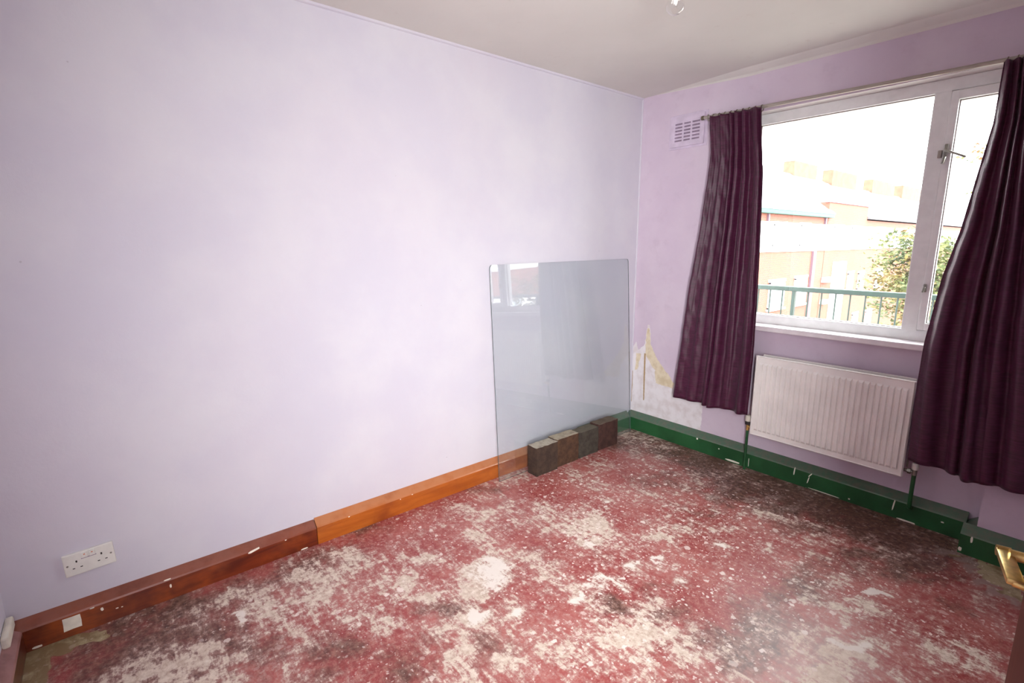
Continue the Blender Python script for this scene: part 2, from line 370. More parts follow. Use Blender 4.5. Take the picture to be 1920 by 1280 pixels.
# ------------------------------------------------------------------ setting: floor, walls, ceiling
B_SPOTS = [(0.75,-1.92,6.5,8.5,-7.8,6.5,1.0),(0.78,-2.01,10.5,14.4,-8.9,7.4,0.8),(0.94,-2.12,14.4,19.5,-13.6,11.0,1.0),(0.54,-2.2,7.0,13.1,-9.5,7.9,0.7),(0.6,-2.27,11.9,22.2,-12.8,10.7,0.8),(0.68,-2.23,14.5,24.7,-19.6,16.7,0.9),(0.43,-2.09,5.3,9.3,-22.7,18.7,0.9),(0.36,-1.61,4.3,5.6,-13.8,11.6,0.5),(0.27,-1.69,6.7,9.6,-23.3,19.5,0.5),(0.49,-1.8,14.7,20.6,-11.6,10.1,0.7),(0.18,-2.34,5.2,12.9,-14.9,12.6,0.6),(0.34,-2.37,8.4,20.2,-25.8,20.9,0.9),(0.21,-2.53,3.1,9.7,-16.8,14.1,0.6),(0.47,-2.64,2.8,9.0,-9.1,7.6,0.8),(0.56,-2.7,3.9,13.1,-13.1,11.0,0.9),(0.69,-2.45,5.9,13.6,-13.9,11.5,0.8),(0.72,-2.39,10.9,22.4,-19.4,15.7,0.7),(1.01,-2.26,9.9,14.8,-7.6,6.5,0.6),(1.08,-2.31,6.9,10.2,-11.4,9.4,0.8),(0.91,-2.29,10.9,17.4,-16.6,13.5,0.5),(0.39,-2.77,4.3,17.6,-13.4,11.4,0.7),(1.15,-2.05,23.5,26.2,-15.2,12.4,0.5),(0.98,-1.98,33.5,39.8,-31.4,25.2,1.0),(0.69,-1.08,29.5,24.9,-18.5,15.7,1.0),(0.46,-1.38,12.9,14.0,-14.8,12.5,0.7),(0.76,-1.27,7.9,6.9,-8.1,6.8,0.7),(0.81,-1.45,9.5,8.9,-8.2,7.0,0.5),(0.82,-1.72,9.4,10.2,-6.3,5.2,0.7),(0.9,-1.47,33.2,29.7,-31.5,24.5,1.0),(1.09,-1.77,34.3,32.6,-27.7,21.2,1.0),(1.08,-1.64,9.0,7.6,-18.6,15.5,0.95),(1.14,-1.55,15.9,12.9,-22.4,18.8,0.95),(0.98,-1.97,44.4,50.0,-33.3,25.0,1.0),(1.28,-1.75,8.8,7.1,-7.7,6.4,0.8),(1.39,-1.67,10.6,7.5,-9.4,7.8,0.8),(1.28,-1.58,13.1,9.7,-14.0,11.4,0.6),(1.3,-1.51,33.7,22.5,-30.5,27.3,0.8),(1.16,-2.04,17.5,18.7,-35.1,29.2,0.9),(1.25,-2.0,14.9,15.3,-14.5,12.1,0.6),(1.49,-1.79,32.1,20.1,-42.2,36.1,1.0),(1.57,-1.65,14.3,8.2,-13.3,10.9,0.7),(1.1,-1.15,17.1,11.6,-19.6,16.1,0.7),(1.26,-0.98,21.8,11.8,-30.0,25.4,1.0),(0.97,-0.93,7.8,5.2,-9.5,7.8,0.45),(0.76,-1.15,9.3,7.7,-11.6,9.6,0.5),(1.19,-1.31,40.0,27.5,-40.0,35.0,1.0),(1.1,-1.41,37.4,28.0,-39.7,32.7,1.0),(1.29,-1.36,50.3,28.3,-44.0,37.7,1.0),(0.51,-0.36,24.1,17.4,-22.4,18.3,0.5),(1.88,-0.79,57.4,15.0,-42.4,32.4,1.0),(1.88,-1.19,15.9,4.9,-22.4,18.7,1.0),(1.91,-1.25,19.3,5.9,-37.8,32.0,0.9),(1.78,-1.18,39.4,15.7,-41.3,33.5,0.9),(1.67,-1.11,20.0,7.8,-16.8,13.9,0.6),(1.76,-1.01,23.8,7.9,-17.9,14.9,0.6),(1.83,-1.01,22.2,6.8,-22.2,18.8,0.6),(1.9,-1.36,18.4,5.5,-23.9,19.9,0.8),(1.92,-0.95,14.9,3.7,-10.8,9.1,0.55),(2.04,-0.99,26.6,5.6,-15.5,12.9,0.7),(2.16,-0.96,24.2,3.6,-16.9,14.1,0.7),(1.97,-1.02,20.7,5.3,-14.7,12.3,0.5),(2.06,-0.82,18.5,3.5,-18.8,15.3,0.5),(1.75,-0.79,32.8,10.7,-21.3,18.1,0.5),(1.75,-1.14,27.8,8.9,-34.5,29.0,0.6),(1.32,-0.51,18.3,8.0,-14.3,12.0,0.5),(0.4,-3.1,1.1,13.2,-19.1,15.9,0.8),(0.4,-3.17,1.2,23.4,-25.2,20.9,0.9),(0.34,-2.81,10.5,43.8,-33.3,28.0,1.0),(0.42,-2.98,2.6,17.5,-26.2,21.6,0.5),(0.23,-3.0,1.7,14.4,-27.5,23.1,0.35),(0.41,-2.47,4.7,12.5,-15.9,13.1,0.35),(0.34,-3.24,0.0,18.2,-26.3,22.0,0.5),(1.18,-2.21,8.7,11.0,-25.3,20.7,0.4),(1.69,-1.61,21.7,10.9,-46.2,39.4,0.6),(0.26,-3.35,-0.9,25.2,-36.8,31.4,0.4),(0.51,-3.02,1.6,13.1,-22.1,18.6,0.7),(0.55,-2.9,2.9,15.1,-23.9,20.1,0.6),(1.99,-0.94,12.4,2.9,-12.9,10.7,0.6),(1.88,-0.9,14.4,3.7,-18.4,15.2,0.5),(2.09,-0.99,17.4,3.2,-18.3,15.1,0.6),(1.97,-1.23,13.1,3.4,-21.6,18.2,0.7),(0.9,-1.34,5.0,4.2,-11.9,10.0,0.5),(0.59,-1.36,5.0,5.1,-10.0,8.4,0.5),(1.2,-0.83,7.1,3.8,-13.0,10.9,0.5),(1.39,-0.83,13.1,6.4,-21.8,18.0,0.4),(1.26,-1.64,7.7,5.9,-14.1,11.8,0.6),(1.47,-1.6,11.5,7.1,-14.7,12.2,0.6),(1.04,-2.38,7.1,12.3,-25.9,21.7,0.6),(0.85,-2.44,8.2,16.0,-22.7,18.6,0.4),(0.67,-2.64,4.8,13.0,-25.6,21.2,0.4),(0.24,-2.78,1.9,8.3,-24.0,20.0,0.4),(0.22,-2.94,2.0,13.9,-26.2,21.7,0.3),(0.67,-1.54,6.4,7.0,-11.5,9.7,0.5),(0.7,-1.78,8.6,10.5,-15.5,13.3,0.5),(0.33,-2.29,4.4,9.8,-19.1,16.0,0.4),(1.52,-0.67,10.7,4.1,-17.5,14.6,0.35)]
D_SPOTS = [(0.47,-0.2,4.7,3.1,-5.8,4.9,0.6),(1.09,-0.32,5.3,2.6,-5.1,4.3,0.9),(1.32,-0.32,6.0,2.4,-5.8,4.9,0.9),(1.51,-0.26,6.6,2.2,-6.9,5.8,0.9),(1.69,-0.21,7.3,2.0,-8.4,7.0,1.0),(1.87,-0.22,9.8,2.1,-10.7,8.9,1.0),(2.0,-0.19,17.8,3.0,-18.4,15.5,1.0),(0.84,-0.23,7.0,3.8,-8.1,6.9,0.7),(0.69,-0.63,4.4,3.1,-7.6,6.3,0.4),(0.24,-3.24,0.1,6.2,-7.9,6.6,0.6),(0.15,-3.02,1.0,9.6,-11.7,9.7,0.8),(0.08,-3.31,-0.2,11.2,-14.9,12.4,0.7),(0.92,-2.44,4.2,8.2,-8.0,6.7,0.6),(0.8,-2.21,4.6,7.5,-10.2,8.4,0.6),(0.77,-2.6,2.9,7.5,-9.1,7.6,0.6),(1.2,-1.67,14.8,12.2,-17.8,14.8,0.7),(1.64,-1.37,6.4,2.9,-4.5,3.7,0.5),(1.88,-0.48,8.6,2.0,-8.9,7.5,0.5),(2.08,-0.7,14.1,2.4,-13.1,10.9,0.6),(1.26,-1.47,12.9,8.7,-19.4,16.3,0.5),(0.13,-2.69,2.2,9.4,-15.2,12.8,0.4),(0.08,-2.17,2.7,5.8,-12.8,10.8,0.6),(0.08,-1.51,3.2,4.2,-14.3,12.0,0.5),(0.57,-2.83,2.1,9.9,-10.7,8.9,0.4),(1.73,-0.66,6.9,2.1,-7.8,6.6,0.3),(1.05,-0.78,8.1,4.7,-9.8,8.2,0.4),(1.86,-1.29,10.0,3.4,-10.7,8.9,0.3),(0.15,-0.37,5.1,4.3,-7.6,6.3,0.5),(0.69,-0.22,4.3,2.6,-9.1,7.7,0.6),(1.12,-0.12,5.3,2.4,-10.8,9.1,0.8),(1.47,-0.14,6.5,2.1,-13.2,11.1,0.8),(1.76,-0.13,9.1,2.1,-15.5,13.1,0.8),(1.45,-0.5,6.6,2.5,-9.4,7.9,0.5),(1.72,-0.49,9.4,2.7,-15.1,12.6,0.5),(0.19,-3.36,-0.9,18.6,-17.4,14.6,0.5),(0.42,-2.9,1.7,9.8,-12.5,10.5,0.5),(0.14,-3.16,0.5,10.3,-15.8,13.0,0.8),(0.15,-2.56,2.2,7.3,-19.9,16.9,0.5),(0.06,-2.84,1.7,9.9,-21.8,18.1,0.5),(1.61,-1.03,7.9,3.1,-5.4,4.6,0.5),(1.68,-1.54,10.8,5.3,-16.9,14.0,0.5),(1.37,-1.55,10.5,7.1,-16.5,13.9,0.4),(1.04,-2.2,6.2,8.4,-15.2,12.5,0.5),(2.0,-0.51,11.3,2.1,-18.4,15.4,0.5),(2.22,-0.85,37.7,4.6,-8.3,6.6,0.4)]  # floor dirt; one large blob paints the grey window reflection into the colour
S_SPOTS = [(1.95,-0.22,13.4,2.5,-20.1,17.1,0.7),(2.02,-0.24,18.5,2.7,-21.6,18.1,0.8),(2.07,-0.28,19.0,2.8,-18.3,15.5,0.9),(2.15,-0.37,20.2,2.6,-18.7,15.8,0.9),(2.21,-0.43,25.8,3.0,-17.4,14.4,0.8),(1.32,-0.37,9.2,3.6,-17.0,14.1,0.5),(1.19,-0.39,8.5,3.8,-15.8,13.3,0.5),(0.98,-0.54,7.6,4.3,-15.0,12.4,0.4)]
O_SPOTS = [(0.12,-3.44,-1.2,18.5,-11.0,9.1,0.9),(0.07,-3.38,-0.9,15.9,-19.8,16.5,1.0),(0.08,-3.31,-0.4,15.3,-27.7,23.1,1.0),(0.1,-3.25,0.0,23.3,-37.0,31.0,1.0),(0.21,-3.44,-1.6,19.9,-14.7,12.3,0.9),(2.18,-0.25,17.0,1.9,-10.6,8.9,0.9),(2.11,-0.21,26.0,3.6,-20.4,16.8,0.8),(2.22,-0.35,32.7,3.6,-10.7,8.7,0.8),(1.98,-0.22,21.9,4.2,-37.9,31.2,0.6)]
R_SPOTS = [(0.86,-1.02,6.5,4.8,-7.7,6.4,1.0),(0.95,-1.24,10.4,7.8,-11.8,10.0,0.8),(0.9,-1.8,9.8,10.7,-11.8,9.8,0.7),(0.11,-2.1,2.8,5.7,-10.8,9.0,0.9),(1.25,-1.21,6.8,4.2,-8.9,7.4,0.8),(1.49,-1.37,15.1,7.8,-12.7,10.7,0.6),(1.93,-0.7,8.1,1.8,-10.7,8.8,1.0),(2.07,-0.72,15.9,2.8,-19.3,15.9,0.7),(0.6,-1.7,4.9,5.9,-10.3,8.8,0.6),(1.12,-1.85,8.5,8.5,-11.9,9.8,0.9),(1.4,-1.85,10.8,8.8,-18.3,15.3,0.9),(0.31,-1.29,3.1,3.4,-11.7,9.9,0.8),(0.03,-2.38,3.5,9.5,-16.6,13.9,0.8),(0.51,-2.5,4.4,11.5,-15.4,12.9,0.5),(0.56,-2.06,6.4,10.3,-16.5,13.6,0.5),(0.6,-0.39,4.2,2.8,-9.3,7.8,0.7),(0.72,-2.73,3.7,11.3,-21.3,17.7,0.5),(2.17,-0.73,27.6,3.9,-16.0,13.4,0.7),(2.04,-1.16,14.0,2.9,-25.4,21.0,0.5)]
def field(co, spots, soft=1.4):
    out = np.zeros(len(co)); co = co + WARP
    for x, y, a, b, c, d, s in spots:
        dx = co[:, 0]-x; dy = co[:, 1]-y
        q = (a*dx+b*dy)**2 + (c*dx+d*dy)**2
        out = np.maximum(out, s*np.exp(-(q/1.0)**soft*.7))
    return out
me, co = grid_mesh('floor', 210, 290, lambda u, v: np.stack([u*RW, -RL*(1-v), 0*u], -1))
rs = np.random.RandomState(3)
def vnoise(P, sc, seed):
    g = np.random.RandomState(seed).rand(128, 128); x = P[:, 0]*sc % 127; y = P[:, 1]*sc % 127
    i = x.astype(int); j = y.astype(int); fx = x-i; fy = y-j; fx = fx*fx*(3-2*fx); fy = fy*fy*(3-2*fy)
    return (g[i, j]*(1-fx)+g[i+1, j]*fx)*(1-fy)+(g[i, j+1]*(1-fx)+g[i+1, j+1]*fx)*fy - .5
WARP = np.zeros_like(co)
for sc, am in ((7, .10), (17, .055), (40, .028)):
    WARP[:, 0] += am*vnoise(co, sc, int(sc)); WARP[:, 1] += am*vnoise(co, sc, int(sc)+1)
bare = field(co, B_SPOTS, 1.0); redf = field(co, R_SPOTS, 1.0)
big = [b for b in B_SPOTS if b[6] >= .95]
set_attr(me, 'bare', bare*.85 + .10 - .40*np.clip(field(co, D_SPOTS, 1.0), 0, 1) - .35*redf)
set_attr(me, 'white', field(co, big, 1.5))
set_attr(me, 'dirt_reflection', field(co, D_SPOTS + [(.32, -3.15, 3.5, 0, 0, 3.5, .75), (.15, -2.6, 9, 0, 0, 2.2, .45)], 1.0)*1.1 - .35*redf + .9*np.exp(-np.abs(co[:, 1]+.05)/.13))
set_attr(me, 'strip', field(co, S_SPOTS, 1.5)); set_attr(me, 'olive', field(co, O_SPOTS, 2.0))
set_attr(me, 'speck', np.exp(-(((co[:, 0]-1.1)/.7)**2+((co[:, 1]+1.2)/.7)**2)))
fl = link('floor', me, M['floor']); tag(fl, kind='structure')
sub = simple('floor_slab', (-.2, -RL-.2, -.15), (RW+1.4, .25, -.004), M['ground'], fl)

tag(simple('wall_left', (-.2, -RL-.2, 0), (0, .25, RH), M['wall']), kind='structure')
tag(simple('wall_rear', (0, -RL-.2, 0), (RW+.1, -RL, RH), M['wall']), kind='structure')
k = MB(); k.box((RW, -2.72, 0), (RW+.1, .25, RH)); k.box((RW, -RL, 2.02), (RW+.1, -2.72, RH)); wr = k.build('wall_right', M['wall']); tag(wr, kind='structure')
tag(simple('ceiling', (-.2, -RL-.2, RH), (RW+.1, .25, RH+.2), M['ceil']), kind='structure')

def poly_sd(P, poly):
    """signed distance, positive inside"""
    poly = np.array(poly); n = len(poly); d = np.full(len(P), 1e9); ins = np.zeros(len(P), bool)
    for i in range(n):
        a, b = poly[i], poly[(i+1) % n]; ab = b-a; t_ = np.clip(((P-a)@ab)/(ab@ab), 0, 1)
        d = np.minimum(d, np.hypot(*(P-(a+t_[:, None]*ab)).T))
        cr = ((a[1] > P[:, 1]) != (b[1] > P[:, 1])); xx = a[0]+(P[:, 1]-a[1])*(b[0]-a[0])/(b[1]-a[1]+1e-12); ins ^= cr & (P[:, 0] < xx)
    return np.where(ins, d, -d)
k = MB(); k.box((0, .004, 0), (WX0, .25, RH)); k.box((WX0, 0, 0), (WX1, .25, WZ0)); k.box((WX0, 0, WZ1), (WX1, .25, RH)); k.box((WX1, -PIER, 0), (RW, .25, RH))
ww = k.build('wall_window', M['wallw']); tag(ww, kind='structure')
me, co = grid_mesh('plaster_skin', 90, 260, lambda u, v: np.stack([u*WX0, 0*u, v*RH], -1))
P2 = co[:, [0, 2]]
bareP = [(-.1, -.1), (-.1, .424), (.009, .639), (.032, .675), (.055, .613), (.11, .671), (.125, .822), (.148, .82), (.161, .682), (.213, .586), (.272, .509), (.361, .423), (.487, .384), (.601, .373), (.603, -.1)]
tan1 = [(.116, .677), (.125, .80), (.145, .80), (.16, .683), (.214, .585), (.375, .423), (.363, .386), (.22, .392), (.208, .487), (.121, .591)]
tan2 = [(.037, .588), (.082, .595), (.05, .468), (.031, .453)]
set_attr(me, 'bare', 1+poly_sd(P2, bareP)); set_attr(me, 'tan', 1+np.maximum(poly_sd(P2, tan1), poly_sd(P2, tan2)))
set_attr(me, 'crack', 1+np.maximum(poly_sd(P2, [(.108, .60), (.122, .60), (.127, .237), (.117, .237)]), poly_sd(P2, [(.0, .45), (.012, .45), (.012, .2), (.0, .2)])))
me.flip_normals(); link('plaster_skin', me, M['wallw'], ww)
# hallway behind the doorway
k = MB(); k.box((RW+.1, -RL-.2, RH), (RW+1.4, -2.2, RH+.2)); k.box((RW+1.3, -RL-.2, 0), (RW+1.4, -2.2, RH)); k.box((RW+.1, -RL-.2, 0), (RW+1.3, -RL-.1, RH)); k.box((RW+.1, -2.3, 0), (RW+1.3, -2.2, RH))
tag(k.build('wall_hallway', M['wall']), kind='structure')

# shallow plaster cove over the window, bead along the left wall, corner bead
k = MB(); pr = [(0, 0, RH), (0, -.062, RH), (0, -.050, RH-.006), (0, -.012, RH-.022), (0, 0, RH-.034)]
k.prism([(0.75, y, z) for _, y, z in pr], (RW-.75, 0, 0)); A_ = [k.bm.verts.new((.12, y*.05, RH+(z-RH)*.05)) for _, y, z in pr]; B_ = [k.bm.verts.new((.75, y, z)) for _, y, z in pr]; [k.bm.faces.new((A_[i], A_[(i+1) % 5], B_[(i+1) % 5], B_[i])) for i in range(5)]; k.bm.faces.new(A_); tag(k.build('trim_1', M['ceil']), kind='structure')
k = MB(); k.tube([(.001, -.001, .13), (.001, -.001, RH)], .007, 10); tag(k.build('trim_3', M['wall'], None, 60), kind='structure')
k = MB(); k.prism([(0, -RL, RH), (.012, -RL, RH), (.008, -RL, RH-.008), (0, -RL, RH-.012)], (0, RL, 0)); tag(k.build('trim_2', M['wall']), kind='structure')

# skirting boards
def board(name, mat, parent, p0, p1, nrm, thick, face, top, cham=.006):
    p0 = Vector(p0); p1 = Vector(p1); n = Vector(nrm)
    prof = [(0, 0), (thick, 0), (thick, face-cham), (thick-cham*.7, face), (.001, top), (0, top)]
    k = MB(); k.prism([p0 + n*a + Vector((0, 0, b)) for a, b in prof], p1-p0); return k.build(name, mat, parent)
bl = empty('baseboard_left', (0, 0, 0)); tag(bl, kind='structure')
tag(board('board', M['dark_wood'], bl, (0, -RL, 0), (0, -2.438, 0), (1, 0, 0), .038, .088, .114), 'dark red-brown varnished skirting board')
tag(board('board', M['orange_wood'], bl, (0, -2.436, 0), (0, -.60, 0), (1, 0, 0), .040, .092, .120), 'bright orange varnished skirting board')
tag(board('board', M['green'], bl, (0, -.598, 0), (0, -.046, 0), (1, 0, 0), .040, .100, .134), 'green painted skirting board')
bw = empty('baseboard_window', (0, 0, 0)); tag(bw, kind='structure')
board('board', M['green'], bw, (0, 0, 0), (WX1-.0465, 0, 0), (0, -1, 0), .046, .100, .134)
board('board', M['green'], bw, (WX1, -PIER-.0005, 0), (WX1, 0, 0), (-1, 0, 0), .046, .100, .134)
board('board', M['green'], bw, (WX1-.046, -PIER, 0), (RW, -PIER, 0), (0, -1, 0), .046, .100, .134)
br = empty('baseboard_rear', (0, 0, 0)); tag(br, kind='structure')
board('board', M['near_wood'], br, (.039, -RL, 0), (1.9, -RL, 0), (0, 1, 0), .036, .088, .114)
k = MB(); k.box((.02, -RL, .108), (.15, -RL+.022, .150), .008); tag(k.build('paint_lump', M['cream'], br), 'cream filler lump on the skirting top')

def chip(parent, axis, a, z, w, h, rot=0, seed=0, thick=.0012, face=None):
    """irregular flake of bare filler lying on a skirting face"""
    r = random.Random(seed); n = 9; pts = []
    if w > .045 and h > .045: r.random(); n = 8
    for i in range(n):
        t_ = 2*math.pi*i/n; q = .5*(.92+.16*r.random()); q /= max(abs(math.cos(t_)), abs(math.sin(t_)))**(1.0 if n == 8 else .6)
        u = w*q*math.cos(t_); v = h*q*math.sin(t_); u, v = u*math.cos(rot)-v*math.sin(rot), u*math.sin(rot)+v*math.cos(rot)
        pts.append((face, a+u, z+v) if axis == 'x' else (a+u, face, z+v))
    k = MB(); k.prism(pts, (thick, 0, 0) if axis == 'x' else (0, -thick, 0)); return k.build('paint_chip', M['chip'], parent)
for i, (y, z, w, h, ro) in enumerate([(-3.325, .052, .050, .050, 0), (-3.265, .082, .014, .004, 0), (-3.238, .064, .008, .014, .2), (-3.195, .046, .009, .004, 0), (-3.180, .044, .006, .003, 0), (-3.425, .008, .026, .008, 0),
        (-3.030, .090, .024, .005, 0), (-3.022, .058, .007, .016, 0), (-2.712, .084, .05, .010, .2), (-2.578, .080, .008, .004, 0), (-2.50, .004, .03, .006, 0), (-2.28, .086, .008, .004, 0), (-2.0, .082, .006, .004, 0), (-1.93, .086, .008, .004, 0)]):
    chip(bl, 'x', y, z, w, h, ro, i, face=.038 if y < -2.44 else .040)
for i, (x, z, w, h, ro) in enumerate([(1.236, .080, .006, .052, -.08), (1.322, .085, .005, .030, -.6), (1.314, .052, .005, .045, -.2), (1.722, .068, .006, .062, -.1), (.86, .012, .10, .012, 0), (.966, .040, .004, .06, 0), (.606, .088, .012, .012, .3), (.765, .066, .009, .008, 0),
        (1.92, .060, .012, .007, 0), (1.525, .020, .010, .008, 0), (1.40, .006, .16, .005, 0), (1.78, .004, .08, .008, 0)]):
    chip(bw, 'y', x, z, w, h, ro, 40+i, face=-.046)
chip(bw, 'y', 2.045, .082, .008, .03, 0, 70, face=-PIER-.046); chip(bw, 'y', 2.012, .02, .012, .02, 0, 71, face=-PIER-.046)

# ------------------------------------------------------------------ window
W = MB()
for a, b in (((WX0, .08, WZ0), (WX1, .15, .972)), ((WX0, .08, 2.097), (WX1, .15, WZ1)), ((WX0, .08, .97), (.80, .15, 2.10)), ((1.99, .08, .97), (WX1, .15, 2.10)), ((1.618, .075, .965), (1.683, .15, 2.10))):
    W.box(a, b, .004)
win = W.build('window_1', M['upvc']); tag(win, kind='structure')
S = MB()
for a, b in (((1.684, .066, .974), (1.714, .13, 2.094)), ((1.96, .066, .974), (1.989, .13, 2.094)), ((1.684, .067, .974), (1.989, .13, 1.010)), ((1.684, .067, 2.054), (1.989, .13, 2.094))):
    S.box(a, b, .004)
S.build('sash', M['upvc'], win)
simple('pane', (.80, .108, .972), (1.618, .112, 2.097), M['pane'], win); simple('pane', (1.714, .098, 1.010), (1.96, .102, 2.054), M['pane'], win)
g = MB()
for (x0, x1, z0, z1, y) in ((.80, 1.618, .972, 2.097, .096), (1.714, 1.96, 1.010, 2.054, .086)):
    for a, b in (((x0, y, z0), (x1, y+.01, z0+.003)), ((x0, y, z1-.003), (x1, y+.01, z1)), ((x0, y, z0), (x0+.003, y+.01, z1)), ((x1-.003, y, z0), (x1, y+.01, z1))): g.box(a, b)
tag(g.build('gasket', M['gasket'], win), 'thin dark glazing gasket')
simple('window_sill', (WX0-.03, -.038, .886), (WX1-.004, .082, .917), M['sill'], win, .006)
h = MB(); h.box((1.688, .055, 1.80), (1.702, .067, 1.86), .003); h.tube([(1.695, .055, 1.83), (1.695, .040, 1.83), (1.712, .036, 1.822), (1.775, .036, 1.79)], .005, 10); h.tube([(1.695, .055, 1.80), (1.695, .046, 1.795), (1.690, .045, 1.77)], .006, 8)
tag(h.build('window_handle', M['steel'], win, 40), 'dull metal cockspur handle')
h = MB(); h.box((1.664, .062, 1.80), (1.680, .076, 1.835), .003); tag(h.build('striker_plate', M['pole'], win), None)
h = MB(); h.box((1.687, .056, 1.165), (1.700, .067, 1.205), .003); h.tube([(1.694, .056, 1.19), (1.694, .044, 1.188), (1.690, .042, 1.165)], .005, 8); h.build('window_catch', M['steel'], win, 40)

# ------------------------------------------------------------------ door at the right, opened back towards the right wall
E_ = Vector((2.281, -1.968, 0)); dv = Vector((.243, -.970, 0)).normalized(); nv = Vector((-dv.y, dv.x, 0)) * -1   # nv: towards the room (left)
if nv.x > 0: nv = -nv
DM = Matrix((dv, nv, Vector((0, 0, 1)))).transposed().to_4x4(); DM.translation = E_
k = MB(); k.box((0, -.040, .008), (.74, 0, 1.98), .002, DM); door = k.build('door_1', M['door']); tag(door, kind='structure')
k = MB(); k.box((.052, .0, .86), (.094, .003, 1.01), .001, DM); hp = k.build('back_plate', M['brass'], door)
k = MB()
def D(a, b, c): return DM @ Vector((a, b, c))
k.tube([D(.073, .003, .930), D(.073, .012, .930), D(.073, .040, .930)], .008, 16, rs=[.012, .008, .0085])
k.box((.060, .034, .922), (.156, .054, .932), .003, DM)
k.tube([D(.060, .053, .926), D(.060, .036, .926)], .0085, 16); k.tube([D(.150, .046, .925), D(.152, .030, .923), D(.153, .014, .921)], .0065, 12)
tag(k.build('door_handle', M['brass'], door, 40), 'polished brass lever handle')
k = MB(); k.box((-.002, -.032, .84), (.001, -.010, 1.02), 0, DM); k.build('latch_plate', M['brass'], door)
for z in (.25, 1.75):
    k = MB(); k.tube([D(.745, -.002, z-.04), D(.745, -.002, z+.04)], .006, 10); k.build('hinge', M['brass'], door)

# ------------------------------------------------------------------ curtain pole and curtains
PY = -.07
def pz(x): return 2.170 - .0165*(x-.516)
pole = empty('curtain_pole', (.516, PY, pz(.516)))
tag(pole, 'thin cream metal curtain pole across the top of the window', 'curtain pole')
def child_w(o, parent):          # keep world position under an offset parent
    o.parent = parent; o.matrix_parent_inverse = Matrix.Translation(parent.location).inverted() if parent.rotation_euler[2] == 0 else parent.matrix_world.inverted(); return o
k = MB(); k.tube([(.516, PY, pz(.516)), (2.046, PY, pz(2.046))], .0095, 14); child_w(k.build('rod', M['pole'], None, 40), pole)
k = MB(); k.lathe([(0, -.012), (.012, -.010), (.0135, 0), (.012, .006), (.0, .006)], (.512, PY, pz(.516)), 'X', 16); child_w(k.build('end_cap', M['ring'], None, 40), pole)
for x in (.545, 1.99):
    k = MB(); k.box((x-.012, -.006, pz(x)-.03), (x+.012, 0, pz(x)+.03), .002); k.tube([(x, -.003, pz(x)-.016), (x, PY, pz(x)-.016)], .005, 8); k.torus((x, PY, pz(x)), .013, .003, 'X')
    child_w(k.build('bracket', M['pole'], None, 40), pole)

def curtain(name, label, knots, yc, folds, amp, zhem, seed, wav):
    zs = np.array([q[0] for q in knots])[::-1]; xl = np.array([q[1] for q in knots])[::-1]; xr = np.array([q[2] for q in knots])[::-1]
    def fn(u, v):
        s = u; ztop = pz(0)*0 + knots[0][0]
        z = ztop + (zhem-ztop)*v
        a = np.interp(z, zs, xl); b = np.interp(z, zs, xr)
        sw = s + .035*np.sin(2*np.pi*(s*1.7+seed*.13)) + .012*np.sin(2*np.pi*(s*4.3+seed))
        x = a + (b-a)*(s + .006*np.sin(2*np.pi*folds*sw+1.2)*v*.6)
        ph = 2*np.pi*folds*sw
        env = .55+.45*np.sin(2*np.pi*(s*2.3+.17*seed)+.6*v)
        f1 = np.sin(ph)*(1-.75*v*(1-env)); f1 = np.sign(f1)*np.abs(f1)**.8
        f2 = np.sin(ph*.42 + seed + .7*v); f3 = np.sin(ph*2.1+seed*2)
        am = amp*(.45+.55*np.clip(v*1.6, 0, 1))
        y = yc(x, v) + am*(f1*(1-.35*v) + .65*v*f2) + .003*f3*(1-v)
        y = y + .0016*np.sin(40*z + 9*s*6)*np.sin(17*z+3*s)
        zz = z + wav*v*np.sin(2*np.pi*(s*1.3+.1*seed)) - .006*v*(1-v)*f1
        zz = zz - (v < .001)*.003*np.cos(ph)
        return np.stack([x, y, zz], -1)
    me, co = grid_mesh('cloth', 240, 110, fn)
    root = empty(name, (float(co[:, 0].mean()), PY, knots[0][0])); tag(root, label, 'curtain', None)
    cl = link('cloth', me, M['curtain'], None, smooth=True); sm = cl.modifiers.new('thickness', 'SOLIDIFY'); sm.thickness = .0018; child_w(cl, root)
    return root, co, fn
kl = [(2.160, .570, .886), (1.94, .594, .908), (1.79, .582, .928), (1.46, .548, .944), (1.117, .498, .958), (.95, .482, .962), (.70, .460, .966), (.30, .418, .960)]
cl, co, fnL = curtain('curtain', 'dark purple curtain hanging left of the window beside the wall vent', kl, lambda x, v: -.108-.0*v, 6.6, .028, .362, 1.0, .006)
def ycR(x, v):
    t_ = np.clip((x-1.86)/.17, 0, 1); t_ = t_*t_*(3-2*t_)
    return -.100 - (.062*np.clip(v*1.5, 0, 1)*(1-t_) + .105*t_*np.clip(v*5, 0, 1))
krr = [(2.140, 1.868, 2.040), (1.9, 1.868, 2.10), (1.69, 1.845, 2.15), (1.46, 1.822, 2.20), (1.25, 1.786, 2.25), (.94, 1.762, 2.30), (.76, 1.760, 2.33), (.30, 1.772, 2.37)]
cr, co, fnR = curtain('curtain', 'dark purple curtain right of the window, hanging beside the radiator and cut by the frame', krr, ycR, 7.4, .028, .365, 2.6, .006)
def rings(root, fn, n, s0, s1):
    for i in range(n):
        s = s0+(s1-s0)*i/(n-1); p_ = fn(np.array([[s]]), np.array([[0.0]]))[0, 0]; x = float(p_[0]); z = pz(x)
        k = MB(); k.torus((x, PY, z-.006), .0165, .0022, 'X', 18, 6); k.tube([(x, PY, z-.022), (x, PY-.004, z-.028), (x, float(p_[1])-.002, z-.040)], .0016, 6)
        child_w(k.build('ring', M['ring'], None, 60), pole)
rings(cl, fnL, 9, .04, .96); rings(cr, fnR, 6, .06, .95)

